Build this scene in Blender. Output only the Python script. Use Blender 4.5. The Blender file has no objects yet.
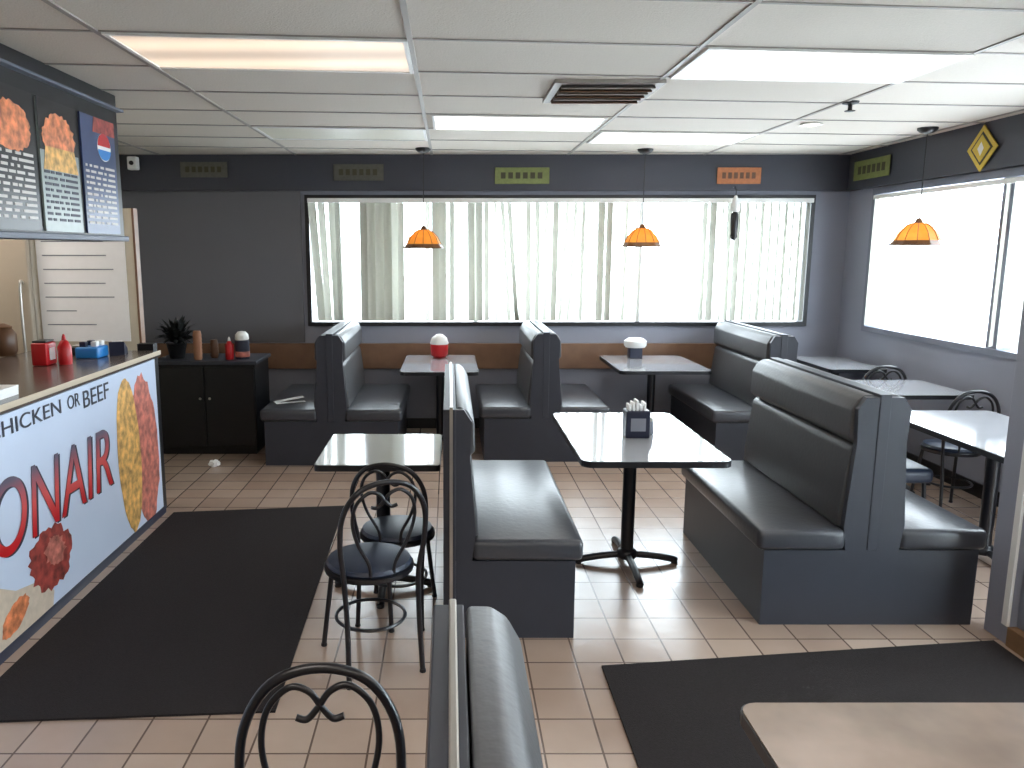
import bpy, bmesh, math, random
from mathutils import Vector, Matrix
random.seed(7)
S = bpy.context.scene
COL = S.collection
PI = math.pi
R = math.radians
def srgb(r, g, b):
    f = lambda c: (c/255/12.92) if c/255 <= .04045 else ((c/255+.055)/1.055)**2.4
    return (f(r), f(g), f(b), 1)

# ---------------------------------------------------------------- camera
cam_d = bpy.data.cameras.new('camera'); cam = bpy.data.objects.new('camera', cam_d); COL.objects.link(cam)
cam.location = (0, 0, 1.75)
cam.rotation_euler = (PI/2 - math.atan(134/790), 0, 0)
cam_d.sensor_fit = 'HORIZONTAL'; cam_d.sensor_width = 36; cam_d.lens = 790/1024*36
cam_d.shift_x = (512-450)/1024
cam_d.clip_start = .02; cam_d.clip_end = 300
S.camera = cam
# ---------------------------------------------------------------- world, exposure
w = bpy.data.worlds.new('world'); S.world = w; w.use_nodes = True
bg = w.node_tree.nodes['Background']; bg.inputs[0].default_value = (.84, .92, 1.0, 1); bg.inputs[1].default_value = 8.0
S.view_settings.view_transform = 'Standard'; S.view_settings.look = 'None'
S.view_settings.gamma = 1; S.view_settings.use_curve_mapping = False
S.view_settings.exposure = 1.0
CEIL = 2.63; WY = 7.7; WX = 3.8

# window openings double as daylight portals (they only steer sampling of the sky)
def portal(loc, rot, sx, sy):
    l = bpy.data.lights.new('daylight_portal', 'AREA'); l.shape = 'RECTANGLE'; l.size = sx; l.size_y = sy
    l.cycles.is_portal = True
    o = bpy.data.objects.new('daylight_portal', l); COL.objects.link(o); o.location = loc; o.rotation_euler = rot
portal((1.02, WY+.12, 1.64), (-PI/2, 0, 0), 4.75, 1.2)
portal((WX+.12, 5.35, 1.64), (PI/2, 0, PI/2), 3.7, 1.2)
portal((WX+.12, 2.0, 1.25), (PI/2, 0, PI/2), 2.2, 2.3)

# ---------------------------------------------------------------- materials
def mat(name, col, rough=.5, metal=0, spec=.5, var=0, scale=20, bump=0, bscale=60, coat=0, trans=0, emit=None, estr=0):
    m = bpy.data.materials.new(name); m.use_nodes = True
    nt = m.node_tree; p = nt.nodes['Principled BSDF']
    p.inputs['Roughness'].default_value = rough; p.inputs['Metallic'].default_value = metal
    p.inputs['Specular IOR Level'].default_value = spec
    p.inputs['Coat Weight'].default_value = coat; p.inputs['Coat Roughness'].default_value = .08
    p.inputs['Base Color'].default_value = col
    tc = nt.nodes.new('ShaderNodeTexCoord')
    if True:
        n = nt.nodes.new('ShaderNodeTexNoise'); n.inputs['Scale'].default_value = scale; n.inputs['Detail'].default_value = 4
        nt.links.new(tc.outputs['Object'], n.inputs['Vector'])
        mr = nt.nodes.new('ShaderNodeMapRange'); mr.inputs[3].default_value = 1-max(var, .03); mr.inputs[4].default_value = 1+max(var, .03)
        nt.links.new(n.outputs['Fac'], mr.inputs[0])
        mx = nt.nodes.new('ShaderNodeVectorMath'); mx.operation = 'SCALE'; mx.inputs[0].default_value = col[:3]
        nt.links.new(mr.outputs[0], mx.inputs['Scale'])
        nt.links.new(mx.outputs[0], p.inputs['Base Color'])
    if bump:
        n = nt.nodes.new('ShaderNodeTexNoise'); n.inputs['Scale'].default_value = bscale
        nt.links.new(tc.outputs['Object'], n.inputs['Vector'])
        b = nt.nodes.new('ShaderNodeBump'); b.inputs['Strength'].default_value = bump; b.inputs['Distance'].default_value = .01
        nt.links.new(n.outputs['Fac'], b.inputs['Height']); nt.links.new(b.outputs[0], p.inputs['Normal'])
    if emit: p.inputs['Emission Color'].default_value = emit; p.inputs['Emission Strength'].default_value = estr
    if trans:
        t = nt.nodes.new('ShaderNodeBsdfTranslucent'); t.inputs[0].default_value = col
        ms = nt.nodes.new('ShaderNodeMixShader'); ms.inputs[0].default_value = trans
        out = nt.nodes['Material Output']
        nt.links.new(p.outputs[0], ms.inputs[1]); nt.links.new(t.outputs[0], ms.inputs[2]); nt.links.new(ms.outputs[0], out.inputs[0])
    return m
M = {}
M['vinyl'] = mat('slate vinyl', srgb(66, 68, 74), .3, var=.08, scale=6, bump=.12, bscale=35, spec=.55)
M['vinyl_front'] = mat('slate vinyl upholstery', srgb(74, 75, 78), .4, var=.06, scale=8, bump=.1, bscale=40)
M['laminate_dark'] = mat('charcoal laminate panel', srgb(52, 55, 64), .45, var=.08, scale=12)
M['black'] = mat('black paint', srgb(18, 18, 22), .4)
M['black_metal'] = mat('black powder coated metal', srgb(16, 17, 24), .3, metal=0, spec=.6)
M['blue_pad'] = mat('dark blue seat vinyl', srgb(36, 46, 66), .4, spec=.5)
M['table'] = mat('grey laminate table top', srgb(176, 177, 182), .1, spec=.8, var=.06, scale=5, coat=.6)
M['table_beige'] = mat('beige brown laminate table top', srgb(140, 123, 110), .2, spec=.6, var=.8, scale=3)
M['edge'] = mat('black table edge', srgb(20, 22, 28), .4)
M['wall'] = mat('grey wall paint', srgb(146, 149, 162), .6, var=.04, scale=3)
M['wall_dark'] = mat('dark grey wall paint', srgb(104, 104, 109), .6, var=.04, scale=3)
M['soffit'] = mat('charcoal bulkhead board', srgb(62, 64, 74), .5, var=.1, scale=2)
M['wood'] = mat('orange brown wood', srgb(134, 102, 80), .4, var=.25, scale=9)
M['wood_dark'] = mat('brown wood', srgb(96, 66, 44), .4, var=.25, scale=9)
M['cream'] = mat('cream wall paint', srgb(205, 196, 176), .6, var=.05)
M['white'] = mat('white plastic', srgb(235, 235, 232), .4)
M['paper'] = mat('white paper', srgb(248, 248, 248), .7)
M['frame'] = mat('dark bronze window frame', srgb(30, 30, 34), .4)
M['alu'] = mat('brushed aluminium frame', srgb(150, 154, 165), .35, metal=.6)
M['rail'] = mat('blue grey painted rail', srgb(92, 98, 112), .5)
M['winframe'] = mat('grey painted window frame', srgb(120, 124, 138), .45)
M['steel'] = mat('brushed steel strip', srgb(190, 188, 182), .3, metal=.9)
M['tbar'] = mat('grey ceiling grid bar', srgb(160, 155, 148), .5)
M['rubber'] = mat('black brown entrance carpet', srgb(46, 42, 42), .95, var=.25, scale=90, bump=.4, bscale=220, spec=.15)
M['red'] = mat('red plastic', srgb(190, 22, 30), .35)
M['blue'] = mat('blue plastic', srgb(40, 130, 205), .35)
M['ground'] = mat('pale concrete', srgb(225, 225, 225), .9)
M['blind'] = mat('cream fabric blind slat', srgb(184, 184, 174), .8, var=.06, scale=30, trans=.06, spec=.1)
M['green_plate'] = mat('olive green painted plate', srgb(120, 128, 74), .5, var=.3, scale=30)
M['grey_plate'] = mat('grey painted plate', srgb(88, 88, 80), .5, var=.3, scale=30)
M['orange_plate'] = mat('orange painted plate', srgb(180, 112, 70), .5, var=.3, scale=30)
M['plate_ink'] = mat('dark plate marks', srgb(66, 62, 40), .5)
M['yellow'] = mat('yellow painted metal', srgb(206, 178, 60), .5, var=.15)
M['shade'] = mat('amber stained glass', srgb(238, 176, 84), .3, var=.35, scale=22, trans=.55)
M['lead'] = mat('dark lead band', srgb(110, 72, 40), .4)
M['bulb'] = mat('lit bulb', (1, .8, .5, 1), .5, emit=(1, .72, .38, 1), estr=9)
M['banner'] = mat('pale blue printed banner', srgb(205, 218, 240), .35, var=.03, scale=3)
M['counter'] = mat('brown laminate counter top', srgb(92, 82, 76), .2, var=.12, scale=8)
M['trim'] = mat('beige edge trim', srgb(196, 182, 160), .4)
M['ink'] = mat('dark print', srgb(40, 44, 62), .5)
M['screen_black'] = mat('black menu print', srgb(24, 22, 26), .3)
M['menu_blue'] = mat('deep blue menu print', srgb(60, 74, 112), .3, var=.2, scale=6)
M['menu_pale'] = mat('pale menu print', srgb(150, 160, 158), .3, var=.15, scale=20)
M['menu_text'] = mat('off white menu lettering', srgb(205, 200, 196), .5)
M['food_orange'] = mat('fried food print', srgb(214, 128, 84), .5, var=1.3, scale=22)
M['food_yellow'] = mat('golden bread print', srgb(214, 166, 92), .5, var=1.3, scale=22)
M['food_red'] = mat('meat and tomato print', srgb(188, 110, 96), .5, var=1.3, scale=22)
M['food_meat'] = mat('dark red meat print', srgb(150, 60, 52), .5, var=1.3, scale=22)
M['bread'] = mat('pale bread print', srgb(206, 190, 172), .5, var=.2, scale=30)
M['leaf'] = mat('dark leaf', srgb(22, 26, 24), .5)
M['brown_cup'] = mat('brown paper cup', srgb(150, 104, 76), .6)
M['baseboard'] = mat('brown sill wood', srgb(128, 96, 66), .45, var=.2)
M['navy'] = mat('navy plastic', srgb(30, 36, 60), .4)
M['fridge'] = mat('beige enamel', srgb(180, 168, 150), .4)

def glass_mat():
    m = bpy.data.materials.new('window glass'); m.use_nodes = True; nt = m.node_tree; nt.nodes.clear()
    t = nt.nodes.new('ShaderNodeBsdfTransparent'); t.inputs[0].default_value = (.96, .98, .98, 1)
    g = nt.nodes.new('ShaderNodeBsdfGlossy'); g.inputs['Roughness'].default_value = .02
    mx = nt.nodes.new('ShaderNodeMixShader'); o = nt.nodes.new('ShaderNodeOutputMaterial')
    mx.inputs[0].default_value = .05; nt.links.new(t.outputs[0], mx.inputs[1]); nt.links.new(g.outputs[0], mx.inputs[2]); nt.links.new(mx.outputs[0], o.inputs[0])
    return m
M['glass'] = glass_mat()
def tile_mat():
    m = bpy.data.materials.new('beige floor tiles'); m.use_nodes = True; nt = m.node_tree; p = nt.nodes['Principled BSDF']
    tc = nt.nodes.new('ShaderNodeTexCoord'); mp = nt.nodes.new('ShaderNodeMapping')
    mp.inputs['Location'].default_value = (.080+.003, -2.738+.003+20.8, 0)
    nt.links.new(tc.outputs['Object'], mp.inputs[0])
    b = nt.nodes.new('ShaderNodeTexBrick'); b.offset = 0; b.squash = 1
    b.inputs['Scale'].default_value = 1; b.inputs['Brick Width'].default_value = .208; b.inputs['Row Height'].default_value = .208
    b.inputs['Mortar Size'].default_value = .0045; b.inputs['Mortar Smooth'].default_value = .3
    b.inputs['Color1'].default_value = srgb(190, 168, 152); b.inputs['Color2'].default_value = srgb(172, 148, 132); b.inputs['Mortar'].default_value = srgb(104, 86, 76)
    nt.links.new(mp.outputs[0], b.inputs['Vector'])
    n = nt.nodes.new('ShaderNodeTexNoise'); n.inputs['Scale'].default_value = 2.5; n.inputs['Detail'].default_value = 6
    nt.links.new(tc.outputs['Object'], n.inputs['Vector'])
    mx = nt.nodes.new('ShaderNodeMix'); mx.data_type = 'RGBA'; mx.blend_type = 'MULTIPLY'; mx.inputs[0].default_value = .35
    nt.links.new(b.outputs['Color'], mx.inputs[6])
    cr = nt.nodes.new('ShaderNodeValToRGB'); cr.color_ramp.elements[0].position = .3; cr.color_ramp.elements[0].color = (.6, .57, .55, 1); cr.color_ramp.elements[1].position = .65
    nt.links.new(n.outputs['Fac'], cr.inputs[0]); nt.links.new(cr.outputs[0], mx.inputs[7])
    nt.links.new(mx.outputs[2], p.inputs['Base Color'])
    p.inputs['Roughness'].default_value = .24; p.inputs['Specular IOR Level'].default_value = .8
    bp = nt.nodes.new('ShaderNodeBump'); bp.inputs['Strength'].default_value = .35; bp.inputs['Distance'].default_value = .003; bp.invert = True
    nt.links.new(b.outputs['Fac'], bp.inputs['Height'])
    n2 = nt.nodes.new('ShaderNodeTexNoise'); n2.inputs['Scale'].default_value = 9; nt.links.new(tc.outputs['Object'], n2.inputs['Vector'])
    bp2 = nt.nodes.new('ShaderNodeBump'); bp2.inputs['Strength'].default_value = .15; bp2.inputs['Distance'].default_value = .01
    nt.links.new(n2.outputs['Fac'], bp2.inputs['Height']); nt.links.new(bp.outputs[0], bp2.inputs['Normal']); nt.links.new(bp2.outputs[0], p.inputs['Normal'])
    return m
M['tile'] = tile_mat()
M['ceiling'] = mat('off white ceiling tile', srgb(218, 211, 200), .75, var=.05, scale=70, bump=.25, bscale=120, spec=.3)
def diffuser(name, col, s0, s1, axis_len, y0):
    m = bpy.data.materials.new(name); m.use_nodes = True; nt = m.node_tree; p = nt.nodes['Principled BSDF']
    tc = nt.nodes.new('ShaderNodeTexCoord'); sp = nt.nodes.new('ShaderNodeSeparateXYZ'); nt.links.new(tc.outputs['Generated'], sp.inputs[0])
    # two lamp tubes behind the prismatic cover: two brighter lengthwise bands
    ml = nt.nodes.new('ShaderNodeMath'); ml.operation = 'MULTIPLY'; ml.inputs[1].default_value = 4*PI; nt.links.new(sp.outputs[1], ml.inputs[0])
    cs = nt.nodes.new('ShaderNodeMath'); cs.operation = 'COSINE'; nt.links.new(ml.outputs[0], cs.inputs[0])
    mr = nt.nodes.new('ShaderNodeMapRange'); mr.inputs[1].default_value = 1; mr.inputs[2].default_value = -1; mr.inputs[3].default_value = s0; mr.inputs[4].default_value = s1
    nt.links.new(cs.outputs[0], mr.inputs[0]); nt.links.new(mr.outputs[0], p.inputs['Emission Strength'])
    p.inputs['Emission Color'].default_value = col; p.inputs['Base Color'].default_value = (.35, .35, .35, 1)
    return m
M['lamp_warm'] = diffuser('warm light diffuser', (1, .76, .56, 1), .30, .54, 0, 0)
M['lamp_white'] = diffuser('white light diffuser', (1, .93, .85, 1), 1.2, 2.0, 0, 0)
M['lamp_near'] = diffuser('warm white light diffuser', (1, .90, .82, 1), 3.8, 5.4, 0, 0)
M['lamp_off'] = mat('unlit pale diffuser', srgb(225, 222, 205), .4)
M['downlight'] = mat('lit downlight lens', (1, 1, 1, 1), .5, emit=(1, .95, .85, 1), estr=1.5)

# ---------------------------------------------------------------- mesh helpers
def box(bm, x0, x1, y0, y1, z0, z1, bev=0, seg=2):
    vs = [bm.verts.new(p) for p in ((x0,y0,z0),(x1,y0,z0),(x1,y1,z0),(x0,y1,z0),(x0,y0,z1),(x1,y0,z1),(x1,y1,z1),(x0,y1,z1))]
    fs = [bm.faces.new([vs[i] for i in f]) for f in ((3,2,1,0),(4,5,6,7),(0,1,5,4),(1,2,6,5),(2,3,7,6),(3,0,4,7))]
    if bev:
        es = list({e for f in fs for e in f.edges})
        bmesh.ops.bevel(bm, geom=es, offset=bev, segments=seg, profile=.5, affect='EDGES')
    return bm
def prism(bm, pts, z0, z1, axis='z'):
    """extrude polygon pts; axis z: (x,y)->z ; axis y: (x,z)->y ; axis x: (y,z)->x"""
    f = {'z': lambda a, b, c: (a, b, c), 'y': lambda a, b, c: (a, c, b), 'x': lambda a, b, c: (c, a, b)}[axis]
    lo = [bm.verts.new(f(a, b, z0)) for a, b in pts]; hi = [bm.verts.new(f(a, b, z1)) for a, b in pts]
    n = len(pts)
    fs = [bm.faces.new(lo[::-1]), bm.faces.new(hi)] + [bm.faces.new((lo[i], lo[(i+1) % n], hi[(i+1) % n], hi[i])) for i in range(n)]
    bmesh.ops.recalc_face_normals(bm, faces=fs)
    return bm
def lathe(bm, prof, cx=0, cy=0, n=24, cap=True):
    rings = []
    for r, z in prof:
        rings.append([bm.verts.new((cx+r*math.cos(2*PI*i/n), cy+r*math.sin(2*PI*i/n), z)) for i in range(n)])
    for a, b in zip(rings, rings[1:]):
        for i in range(n): bm.faces.new((a[i], a[(i+1) % n], b[(i+1) % n], b[i]))
    if cap:
        bm.faces.new(rings[0][::-1]); bm.faces.new(rings[-1])
    return bm
def smooth_path(pts, k=6, closed=False):
    P = [Vector(p) for p in pts]; out = []; n = len(P)
    rng = range(n) if closed else range(n-1)
    for i in rng:
        g = (lambda j: P[j % n]) if closed else (lambda j: P[max(0, min(n-1, j))])
        a, b, c, d = g(i-1), g(i), g(i+1), g(i+2)
        for t in range(k):
            t = t/k
            out.append(.5*((2*b)+(-a+c)*t+(2*a-5*b+4*c-d)*t*t+(-a+3*b-3*c+d)*t**3))
    if not closed: out.append(P[-1])
    return out
def tube(bm, pts, r, n=8, closed=False, smooth=6):
    P = smooth_path(pts, smooth, closed) if smooth else [Vector(p) for p in pts]
    m = len(P); rings = []; prev = None
    for i, p in enumerate(P):
        if closed: t = P[(i+1) % m]-P[i-1]
        else: t = P[min(i+1, m-1)]-P[max(i-1, 0)]
        t.normalize()
        if prev is None:
            u = t.orthogonal().normalized()
        else:
            u = prev - t*prev.dot(t)
            u = u.normalized() if u.length > 1e-6 else t.orthogonal().normalized()
        prev = u; v = t.cross(u)
        rr = r(i/(m-1)) if callable(r) else r
        rings.append([bm.verts.new(p+u*rr*math.cos(2*PI*k/n)+v*rr*math.sin(2*PI*k/n)) for k in range(n)])
    for i in range(m if closed else m-1):
        a, b = rings[i], rings[(i+1) % m]
        for k in range(n): bm.faces.new((a[k], a[(k+1) % n], b[(k+1) % n], b[k]))
    if not closed: bm.faces.new(rings[0][::-1]); bm.faces.new(rings[-1])
    return bm
def NB(): return bmesh.new()
def obj(name, bm, material, parent=None, smooth=False, loc=None, kind=None, label=None):
    me = bpy.data.meshes.new(name)
    bmesh.ops.recalc_face_normals(bm, faces=bm.faces)
    if smooth:
        for f in bm.faces: f.smooth = True
    bm.to_mesh(me); bm.free()
    if smooth:
        try: me.set_sharp_from_angle(angle=R(50))
        except Exception: pass
    me.materials.append(material)
    o = bpy.data.objects.new(name, me); COL.objects.link(o)
    if parent: o.parent = parent
    if loc: o.location = loc
    if kind: o['kind'] = kind
    if label: o['label'] = label
    return o
def struct(name, bm, m): return obj(name, bm, m, kind='structure')
def thing(name, label, cat, loc=(0, 0, 0), rz=0, group=None):
    o = bpy.data.objects.new(name, None); COL.objects.link(o); o.empty_display_size = .1
    o.location = loc; o.rotation_euler = (0, 0, rz); return tag(o, label, cat, group)
def tag(o, label, cat, group=None):
    o['label'] = label; o['category'] = cat
    if group: o['group'] = group
    return o
def dup(root, loc, rz=0, label=None, scale=None):
    def rec(o, par):
        c = o.copy(); COL.objects.link(c); c.parent = par
        for ch in [x for x in ALL if x.parent == o]: rec(ch, c)
        return c
    ALL = list(COL.objects)
    r = rec(root, None); r.location = loc; r.rotation_euler = (0, 0, rz)
    if scale: r.scale = scale
    if label: r['label'] = label
    return r

# ================================================================ SETTING
struct('floor', box(NB(), -4.2, WX+.1, -2.6, WY+.1, -.1, 0), M['tile'])
struct('ceiling', box(NB(), -4.2, WX+.1, -2.6, WY+.1, CEIL, CEIL+.1), M['ceiling'])
go = struct('ground', box(NB(), -30, 40, -20, 60, -.35, -.15), M['ground'])
# back wall around its window
WZ0, WZ1, WA, WB = 1.055, 2.235, -1.345, 3.43
bm = NB()
box(bm, -4.2, WA, WY, WY+.15, 0, CEIL); box(bm, WB, WX+.15, WY, WY+.15, 0, CEIL)
box(bm, WA, WB, WY, WY+.15, 0, WZ0); box(bm, WA, WB, WY, WY+.15, WZ1, CEIL)
struct('wall_back', bm, M['wall'])
struct('trim_1', box(NB(), -3.2, -1.42, WY-.02, WY, .86, 2.3), M['wall_dark'])       # darker panel left of the window
# right wall with window and glazed entrance
RA, RB = 3.55, 7.2
bm = NB()
box(bm, WX, WX+.15, RB, WY, 0, CEIL); box(bm, WX, WX+.15, RA, RB, 0, WZ0); box(bm, WX, WX+.15, RA, RB, WZ1+.02, CEIL)
box(bm, WX, WX+.15, 3.1, RA, 0, CEIL); box(bm, WX, WX+.15, .9, 3.1, 2.4, CEIL); box(bm, WX, WX+.15, -2.6, .9, 0, CEIL)
struct('wall_right', bm, M['wall'])
struct('wall_left', box(NB(), -4.2, -4.1, -2.6, WY, 0, CEIL), M['cream'])
struct('wall_front', box(NB(), -4.2, WX+.1, -2.7, -2.6, 0, CEIL), M['cream'])
# bulkheads
bm = NB(); box(bm, -4.1, WX, WY-.07, WY, 2.31, CEIL); box(bm, -4.1, WX, WY-.085, WY, 2.30, 2.325)
struct('trim_2', bm, M['soffit'])
bm = NB(); box(bm, WX-.06, WX, 3.1, WY-.07, 2.31, CEIL); box(bm, WX-.075, WX, 3.1, WY-.085, 2.30, 2.325)
struct('trim_3', bm, M['soffit'])
struct('trim_4', box(NB(), -2.9, 2.75, WY-.03, WY, .60, .85, .006), M['wood'])
struct('baseboard_back', box(NB(), -4.1, WX, WY-.015, WY, 0, .1), M['black'])
struct('baseboard_right', box(NB(), WX-.015, WX, 3.1, WY-.015, 0, .1), M['black'])
# windows
def rect_frame(bm, a0, a1, z0, z1, t, d0, d1, axis):
    for (p0, p1, q0, q1) in ((a0, a0+t, z0, z1), (a1-t, a1, z0, z1), (a0+t, a1-t, z0, z0+t), (a0+t, a1-t, z1-t, z1)):
        if axis == 'x': box(bm, p0, p1, d0, d1, q0, q1)
        else: box(bm, d0, d1, p0, p1, q0, q1)
    return bm
bm = rect_frame(NB(), WA-.035, WB+.035, WZ0-.035, WZ1+.03, .04, WY-.03, WY+.1, 'x')
wf = struct('window_1', bm, M['frame'])
bm = NB()
for x in (.25, 1.84): box(bm, x-.02, x+.02, WY+.06, WY+.1, WZ0, WZ1)
obj('mullion', bm, M['white'], wf)
obj('pane', box(NB(), WA, WB, WY+.075, WY+.08, WZ0, WZ1), M['glass'], wf)
bm = rect_frame(NB(), RA-.03, RB+.03, WZ0-.035, WZ1+.05, .05, WX-.03, WX+.1, 'y')
wf2 = struct('window_2', bm, M['winframe'])
bm = NB(); box(bm, WX-.01, WX+.09, 5.44, 5.56, WZ0, WZ1+.02)
obj('mullion', bm, M['winframe'], wf2)
obj('pane', box(NB(), WX+.075, WX+.08, RA, RB, WZ0, WZ1+.02), M['glass'], wf2)
df = struct('door_1', rect_frame(NB(), .9, 3.1, 0.0, 2.4, .07, WX-.02, WX+.1, 'y'), M['alu'])
obj('pane', box(NB(), WX+.04, WX+.045, .97, 3.03, .07, 2.33), M['glass'], df)
bm = NB(); box(bm, WX, WX+.07, 1.96, 2.04, .07, 2.33); obj('door_stile', bm, M['alu'], df)
bm = NB(); tube(bm, [(WX-.01, 1.9, .9), (WX-.06, 1.9, .92), (WX-.06, 1.9, 1.28), (WX-.01, 1.9, 1.3)], .012); obj('door_handle', bm, M['black_metal'], df)
# vestibule partition (pillar, aluminium frame and glass) at right
bm = NB(); box(bm, 2.50, 2.62, 3.30, 3.46, 0, CEIL, .004)
struct('wall_vestibule', bm, M['wall'])
bm = NB()
box(bm, 2.53, 2.60, 3.24, 3.30, .09, CEIL, .004); box(bm, 2.53, 2.60, .3, 3.24, 2.2, 2.27); box(bm, 2.53, 2.60, .3, .36, .09, CEIL)
box(bm, 2.53, 2.60, .36, 3.24, .09, .15)
vf = struct('window_3', bm, M['alu'])
obj('pane', box(NB(), 2.562, 2.567, .36, 3.24, .15, CEIL), M['glass'], vf)
struct('trim_glint', box(NB(), 2.487, 2.5, 3.30, 3.335, .09, CEIL), M['white'])  # white strip set in for the bright reflection on the frame stile
struct('baseboard_vestibule', box(NB(), 2.49, 2.63, .3, 3.30, 0, .09, .004), M['baseboard'])

# ceiling grid (slightly skewed to the walls, as in the room)
SK = .094
def cy(v, x): return v + SK*(x+1.41)
GX = [-1.44+1.27*k for k in range(-2, 5)]
GV = [3.41+.62*k for k in range(-9, 8)]
bm = NB()
for x in GX: box(bm, x-.012, x+.012, -2.6, WY-.07, CEIL-.006, CEIL+.01)
for v in GV:
    a, b = -4.1, WX-.06
    prism(bm, [(a, cy(v, a)-.008), (b, cy(v, b)-.008), (b, cy(v, b)+.008), (a, cy(v, a)+.008)], CEIL-.0055, CEIL+.01)
bm2 = bm
bmesh.ops.bisect_plane(bm2, geom=bm2.verts[:]+bm2.edges[:]+bm2.faces[:], plane_co=(0, WY-.075, 0), plane_no=(0, 1, 0), clear_outer=True)
bmesh.ops.bisect_plane(bm2, geom=bm2.verts[:]+bm2.edges[:]+bm2.faces[:], plane_co=(0, -2.59, 0), plane_no=(0, -1, 0), clear_outer=True)
struct('trim_5', bm, M['tbar'])

def panel_light(x0, x1, v, label, m):
    def q(a, b, c, d): return [(a, cy(c, a)), (b, cy(c, b)), (b, cy(d, b)), (a, cy(d, a))]
    t = thing('ceiling_light', label, 'light', ((x0+x1)/2, cy(v+.3, (x0+x1)/2), CEIL), 0, 'fluorescent ceiling panels')
    ox, oy = t.location.x, t.location.y
    def pr(bm, pts, z0, z1): return prism(bm, [(a-ox, b-oy) for a, b in pts], z0, z1)
    e = .02; bm = NB(); z0, z1 = -.014, .0
    pr(bm, q(x0, x0+e, v, v+.62), z0, z1); pr(bm, q(x1-e, x1, v, v+.62), z0, z1)
    pr(bm, q(x0+e, x1-e, v, v+e), z0, z1); pr(bm, q(x0+e, x1-e, v+.62-e, v+.62), z0, z1)
    obj('frame', bm, M['white'], t)
    obj('diffuser', pr(NB(), q(x0+e, x1-e, v+e, v+.62-e), -.009, -.002), m, t)
panel_light(-1.42, -.18, 3.41, 'warm glowing fluorescent ceiling panel at left above the counter mat', M['lamp_warm'])
panel_light(1.13, 2.37, 3.41, 'bright white ceiling panel at right of the dark air vent', M['lamp_white'])
panel_light(1.13, 2.35, 5.89, 'bright white ceiling panel nearest the window above the right booths', M['lamp_white'])
panel_light(-1.42, -.18, 5.89, 'dim unlit ceiling panel near the window wall at left', M['lamp_off'])
panel_light(-.12, 1.06, 5.27, 'glowing panel standing in for window light on the ceiling between the dim and far right panels', M['lamp_white'])  # glowing panel added in place of window light reflected on the ceiling
panel_light(-1.42, -.18, .31, 'warm ceiling panel overhead near the foreground chair', M['lamp_near'])
panel_light(1.13, 2.37, .31, 'white ceiling panel overhead near the foreground table', M['lamp_near'])
panel_light(-.15, 1.07, -1.55, 'ceiling panel at the back of the room behind the camera', M['lamp_near'])
panel_light(-3.98, -2.71, 4.65, 'unseen ceiling panel added to brighten the kitchen side behind the counter', M['lamp_near'])  # out of view, added to lift the dim kitchen side
# air vent
t = thing('ceiling_vent', 'dark square louvred air vent in the ceiling between the two front light panels', 'vent', (.84, 4.62, CEIL))
bm = NB(); rect = [(-.29, .29)]
box(bm, -.29, .29, -.29, -.25, -.02, 0); box(bm, -.29, .29, .25, .29, -.02, 0); box(bm, -.29, -.25, -.25, .25, -.02, 0); box(bm, .25, .29, -.25, .25, -.02, 0)
obj('frame', bm, M['tbar'], t)
obj('backing', box(NB(), -.25, .25, -.25, .25, -.004, 0), M['black'], t)
for i in range(6):
    y = -.21+i*.084
    obj('louvre', prism(NB(), [(y-.03, -.035), (y-.022, -.04), (y+.03, -.008), (y+.022, -.004)], -.25, .25, 'x'), M['wood_dark'] if i % 2 else M['tbar'], t)
# small ceiling fittings
t = thing('downlight', 'small round white downlight in the ceiling beyond the right light panel', 'light', (2.55, 5.8, CEIL))
obj('rim', lathe(NB(), [(.07, 0), (.08, -.012), (.06, -.012), (.055, -.004)], n=20), M['white'], t)
obj('lens', lathe(NB(), [(.054, -.002), (.05, -.010), (.03, -.018)], n=20), M['downlight'], t)
t = thing('sprinkler_head', 'small dark sprinkler head on the ceiling beyond the right light panel', 'sprinkler', (2.41, 4.97, CEIL))
obj('escutcheon', lathe(NB(), [(.05, 0), (.045, -.012), (.02, -.018)], n=16), M['black'], t)
obj('nozzle', lathe(NB(), [(.012, -.015), (.012, -.05), (.03, -.052), (.03, -.056)], n=12), M['black'], t)

# ================================================================ BLINDS
bl = thing('vertical_blind', 'cream vertical slat blinds hanging across the long back window', 'blind', (0, WY-.06, 0))
obj('head_rail', box(NB(), WA+.0, WB-.0, -.02, .02, 2.19, 2.232, .004), M['white'], bl)
#      px centre, rotation (deg from facing the room), lean (px shift top->bottom)
slats = [(319, 35, 7), (327, 45, 5), (336, 55, 3), (341, 70, 1), (366, 12, 0), (373, 15, 0), (381, 20, 0), (389, 25, 0), (396, 55, 0), (402, 50, 0),
         (428, 70, 0), (436, 30, 0), (443, 35, 0), (452, 62, 0), (471, 35, 1), (479, 40, 1), (486, 55, 1), (495, 78, 2), (505, 66, 8), (512, 62, 9), (527, 50, 1),
         (536, 55, 1), (544, 62, 0), (553, 40, -1), (562, 68, -6), (570, 66, -6), (580, 60, -1), (598, 25, 0), (606, 35, 0), (622, 60, -1), (633, 70, 0),
         (699, 40, 0), (707, 25, 0), (717, 68, 1), (723, 40, 1), (731, 30, 0), (740, 45, 0), (748, 62, 0), (755, 45, 0), (763, 55, 0), (771, 60, 0), (778, 48, 0), (785, 62, 0),
         (792, 50, 0), (799, 42, 0), (345, 84, 0), (410, 84, 0), (461, 84, 0), (519, 82, 0), (590, 84, 0), (614, 84, 0), (655, 86, 0), (680, 86, 0)]
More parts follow.
